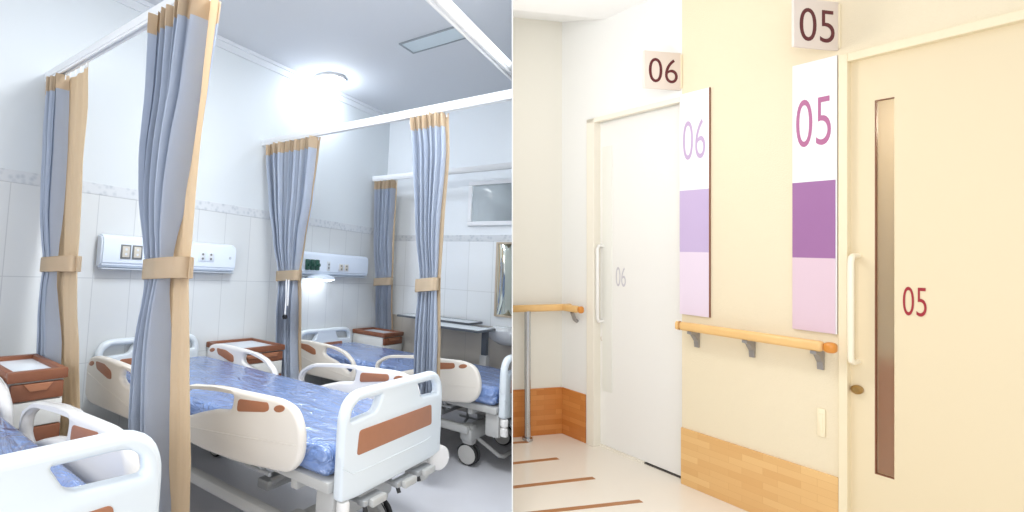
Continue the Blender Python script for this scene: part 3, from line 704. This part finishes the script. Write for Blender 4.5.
# dim room behind the slit: plaster above a wooden dado
bm = bm_new(); box(bm, -.3, 1.75, .90, .92, .74, 2.4); wstruct('wall_room_behind', bm, 'room_beige')
wstruct('wall_room_behind_dado', box(bm_new(), -.3, 1.75, .89, .92, 0, .74), 'room_wood')

l_ = bpy.data.lights.new('room_fill', 'POINT'); l_.energy = 10; l_.color = (1, .95, .86); l_.shadow_soft_size = .08  # unseen point light added to brighten the view through the slit
lo_ = bpy.data.objects.new('room_fill', l_); COL.objects.link(lo_); lo_.matrix_world = CORR @ Matrix.Translation(wl(.85, -.55, 2.0))

# ---- handrails
def handrail_profile(x0, x1, y, z):
    return box(bm_new(), x0, x1, y - .022, y + .022, z - .024, z + .024, .016, 4)
t = thing('handrail', 'oak wall handrail on three grey brackets between the two numbered doors', 'handrail', W0, ANG, 'oak corridor handrails')
link('rail', handrail_profile(.03, .645, -.07, .917), 'oak', t); link('end_cap', handrail_profile(.645, .688, -.07, .917), 'oak_end', t); link('end_cap', handrail_profile(.012, .03, -.07, .917), 'oak', t)
for s in (.085, .345, .612):
    bm = bm_new(); pts = [(-.004, .80), (-.004, .885), (-.016, .885), (-.05, .893), (-.085, .893), (-.085, .880), (-.055, .872), (-.022, .835), (-.016, .80)]
    A = [bm.verts.new((s - .011, y, z)) for y, z in pts]; B = [bm.verts.new((s + .011, y, z)) for y, z in pts]
    for k in range(len(pts)): bm.faces.new((A[k], A[(k + 1) % len(pts)], B[(k + 1) % len(pts)], B[k]))
    bm.faces.new(A[::-1]); bm.faces.new(B); link('bracket', bm, 'bracket', t, smooth=False)
t = thing('handrail', 'oak handrail turning the corner on the end wall, left of the white door', 'handrail', CN, GA, 'oak corridor handrails')
rot = Matrix.Rotation(ANG - GA, 4, 'Z')
bm = handrail_profile(-.7, -.055, -.07, .922); link('rail', bm, 'oak', t, clip='R')
bm = handrail_profile(.055, .185, -.055, .922); bm.transform(rot); link('rail', bm, 'oak', t)
bm = box(bm_new(), -.085, .035, -.085, -.045, .898, .946, .016, 4); link('corner_piece', bm, 'oak', t)
bm = handrail_profile(.185, .215, -.055, .922); bm.transform(rot); link('end_cap', bm, 'oak_end', t)
bm = tube(bm_new(), [(.13, -.006, .83), (.13, -.03, .845), (.13, -.055, .895)], .013, 8); bm.transform(rot); link('bracket', bm, 'bracket', t)
bm = lathe(bm_new(), [(.021, .90), (.021, .02), (.034, .018), (.036, .0), (0, 0)], (-.318, -.07, .003), (0, 0, 1), 20)
link('post', bm, 'chrome', t)

# ---- outlet plate
t = thing('wall_socket', 'cream electrical cover plate low on the wall, under the oak handrail', 'socket', W0, ANG)
link('plate', box(bm_new(), .597, .626, -.008, -.001, .488, .618, .003), 'plate_cream', t); link('cover', box(bm_new(), .604, .619, -.011, -.0075, .51, .596, .0015), 'plate_cream', t)

# ================================================================== cut everything at the partition
bpy.context.view_layer.update()
def cut(o, sign, gap):
    inv = o.matrix_world.inverted(); n = (inv.to_3x3() @ (PN * sign))
    n = (o.matrix_world.to_3x3().transposed() @ (PN * sign)).normalized(); p = inv @ (EYE + PN * gap)
    if all(n.dot(Vector(v.co) - p) < 0 for v in o.data.vertices): return
    if o.data.users > 1: o.data = o.data.copy()
    bm = bmesh.new(); bm.from_mesh(o.data)
    r = bmesh.ops.bisect_plane(bm, geom=bm.verts[:] + bm.edges[:] + bm.faces[:], plane_co=p, plane_no=n, clear_outer=True)
    ed = [e for e in r['geom_cut'] if isinstance(e, bmesh.types.BMEdge)]
    if ed: bmesh.ops.holes_fill(bm, edges=ed, sides=0)
    if len(bm.faces) == 0: bm.free(); bpy.data.objects.remove(o); return
    bm.to_mesh(o.data); bm.free()
for o in CLIP_L: cut(o, 1, -.002)
for o in CLIP_R: cut(o, -1, .006)

# ================================================================== light
wd = bpy.data.worlds.new('world'); SC.world = wd; wd.use_nodes = True
bg = wd.node_tree.nodes['Background']; bg.inputs[0].default_value = (0.97, 0.985, 1.0, 1); bg.inputs[1].default_value = 0.9
def area(name, frame, loc, target, size, energy, col):
    l = bpy.data.lights.new(name, 'AREA'); l.shape = 'RECTANGLE'; l.size, l.size_y = size; l.energy = energy; l.color = col
    o = bpy.data.objects.new(name, l); COL.objects.link(o); d = Vector(target) - Vector(loc)
    o.matrix_world = frame @ Matrix.Translation(loc) @ d.to_track_quat('-Z', 'Y').to_matrix().to_4x4(); return o
area('ward_overhead_fill', WARD, (-1.5, 1.9, 3.38), (-1.5, 1.9, 0), (1.2, .6), 74, (.93, .97, 1.0))  # unseen area light added overhead to brighten ward and floor
area('ward_rear_fill', WARD, (-.3, -1.8, 1.9), (-2.6, 3, 1.0), (2.0, 1.6), 60, (.97, .985, 1.0))  # added fill from behind the camera, no window there
area('corridor_daylight', CORR, (.75, .9, 2.2), (1.7, 2.8, .9), (.8, 1.2), 3.0, (1.0, .98, .95))
l_ = bpy.data.lights.new('corridor_fill', 'POINT'); l_.energy = 8; l_.color = (1, .985, .96); l_.shadow_soft_size = .12  # unseen point light added to lift and even out walls and ceiling
lo_ = bpy.data.objects.new('corridor_fill', l_); COL.objects.link(lo_); lo_.matrix_world = CORR @ Matrix.Translation((1.15, 2.45, 2.2))

SC.view_settings.view_transform = 'Standard'; SC.view_settings.look = 'None'
SC.view_settings.exposure = 0.0; SC.view_settings.gamma = 1.0; SC.view_settings.use_curve_mapping = False
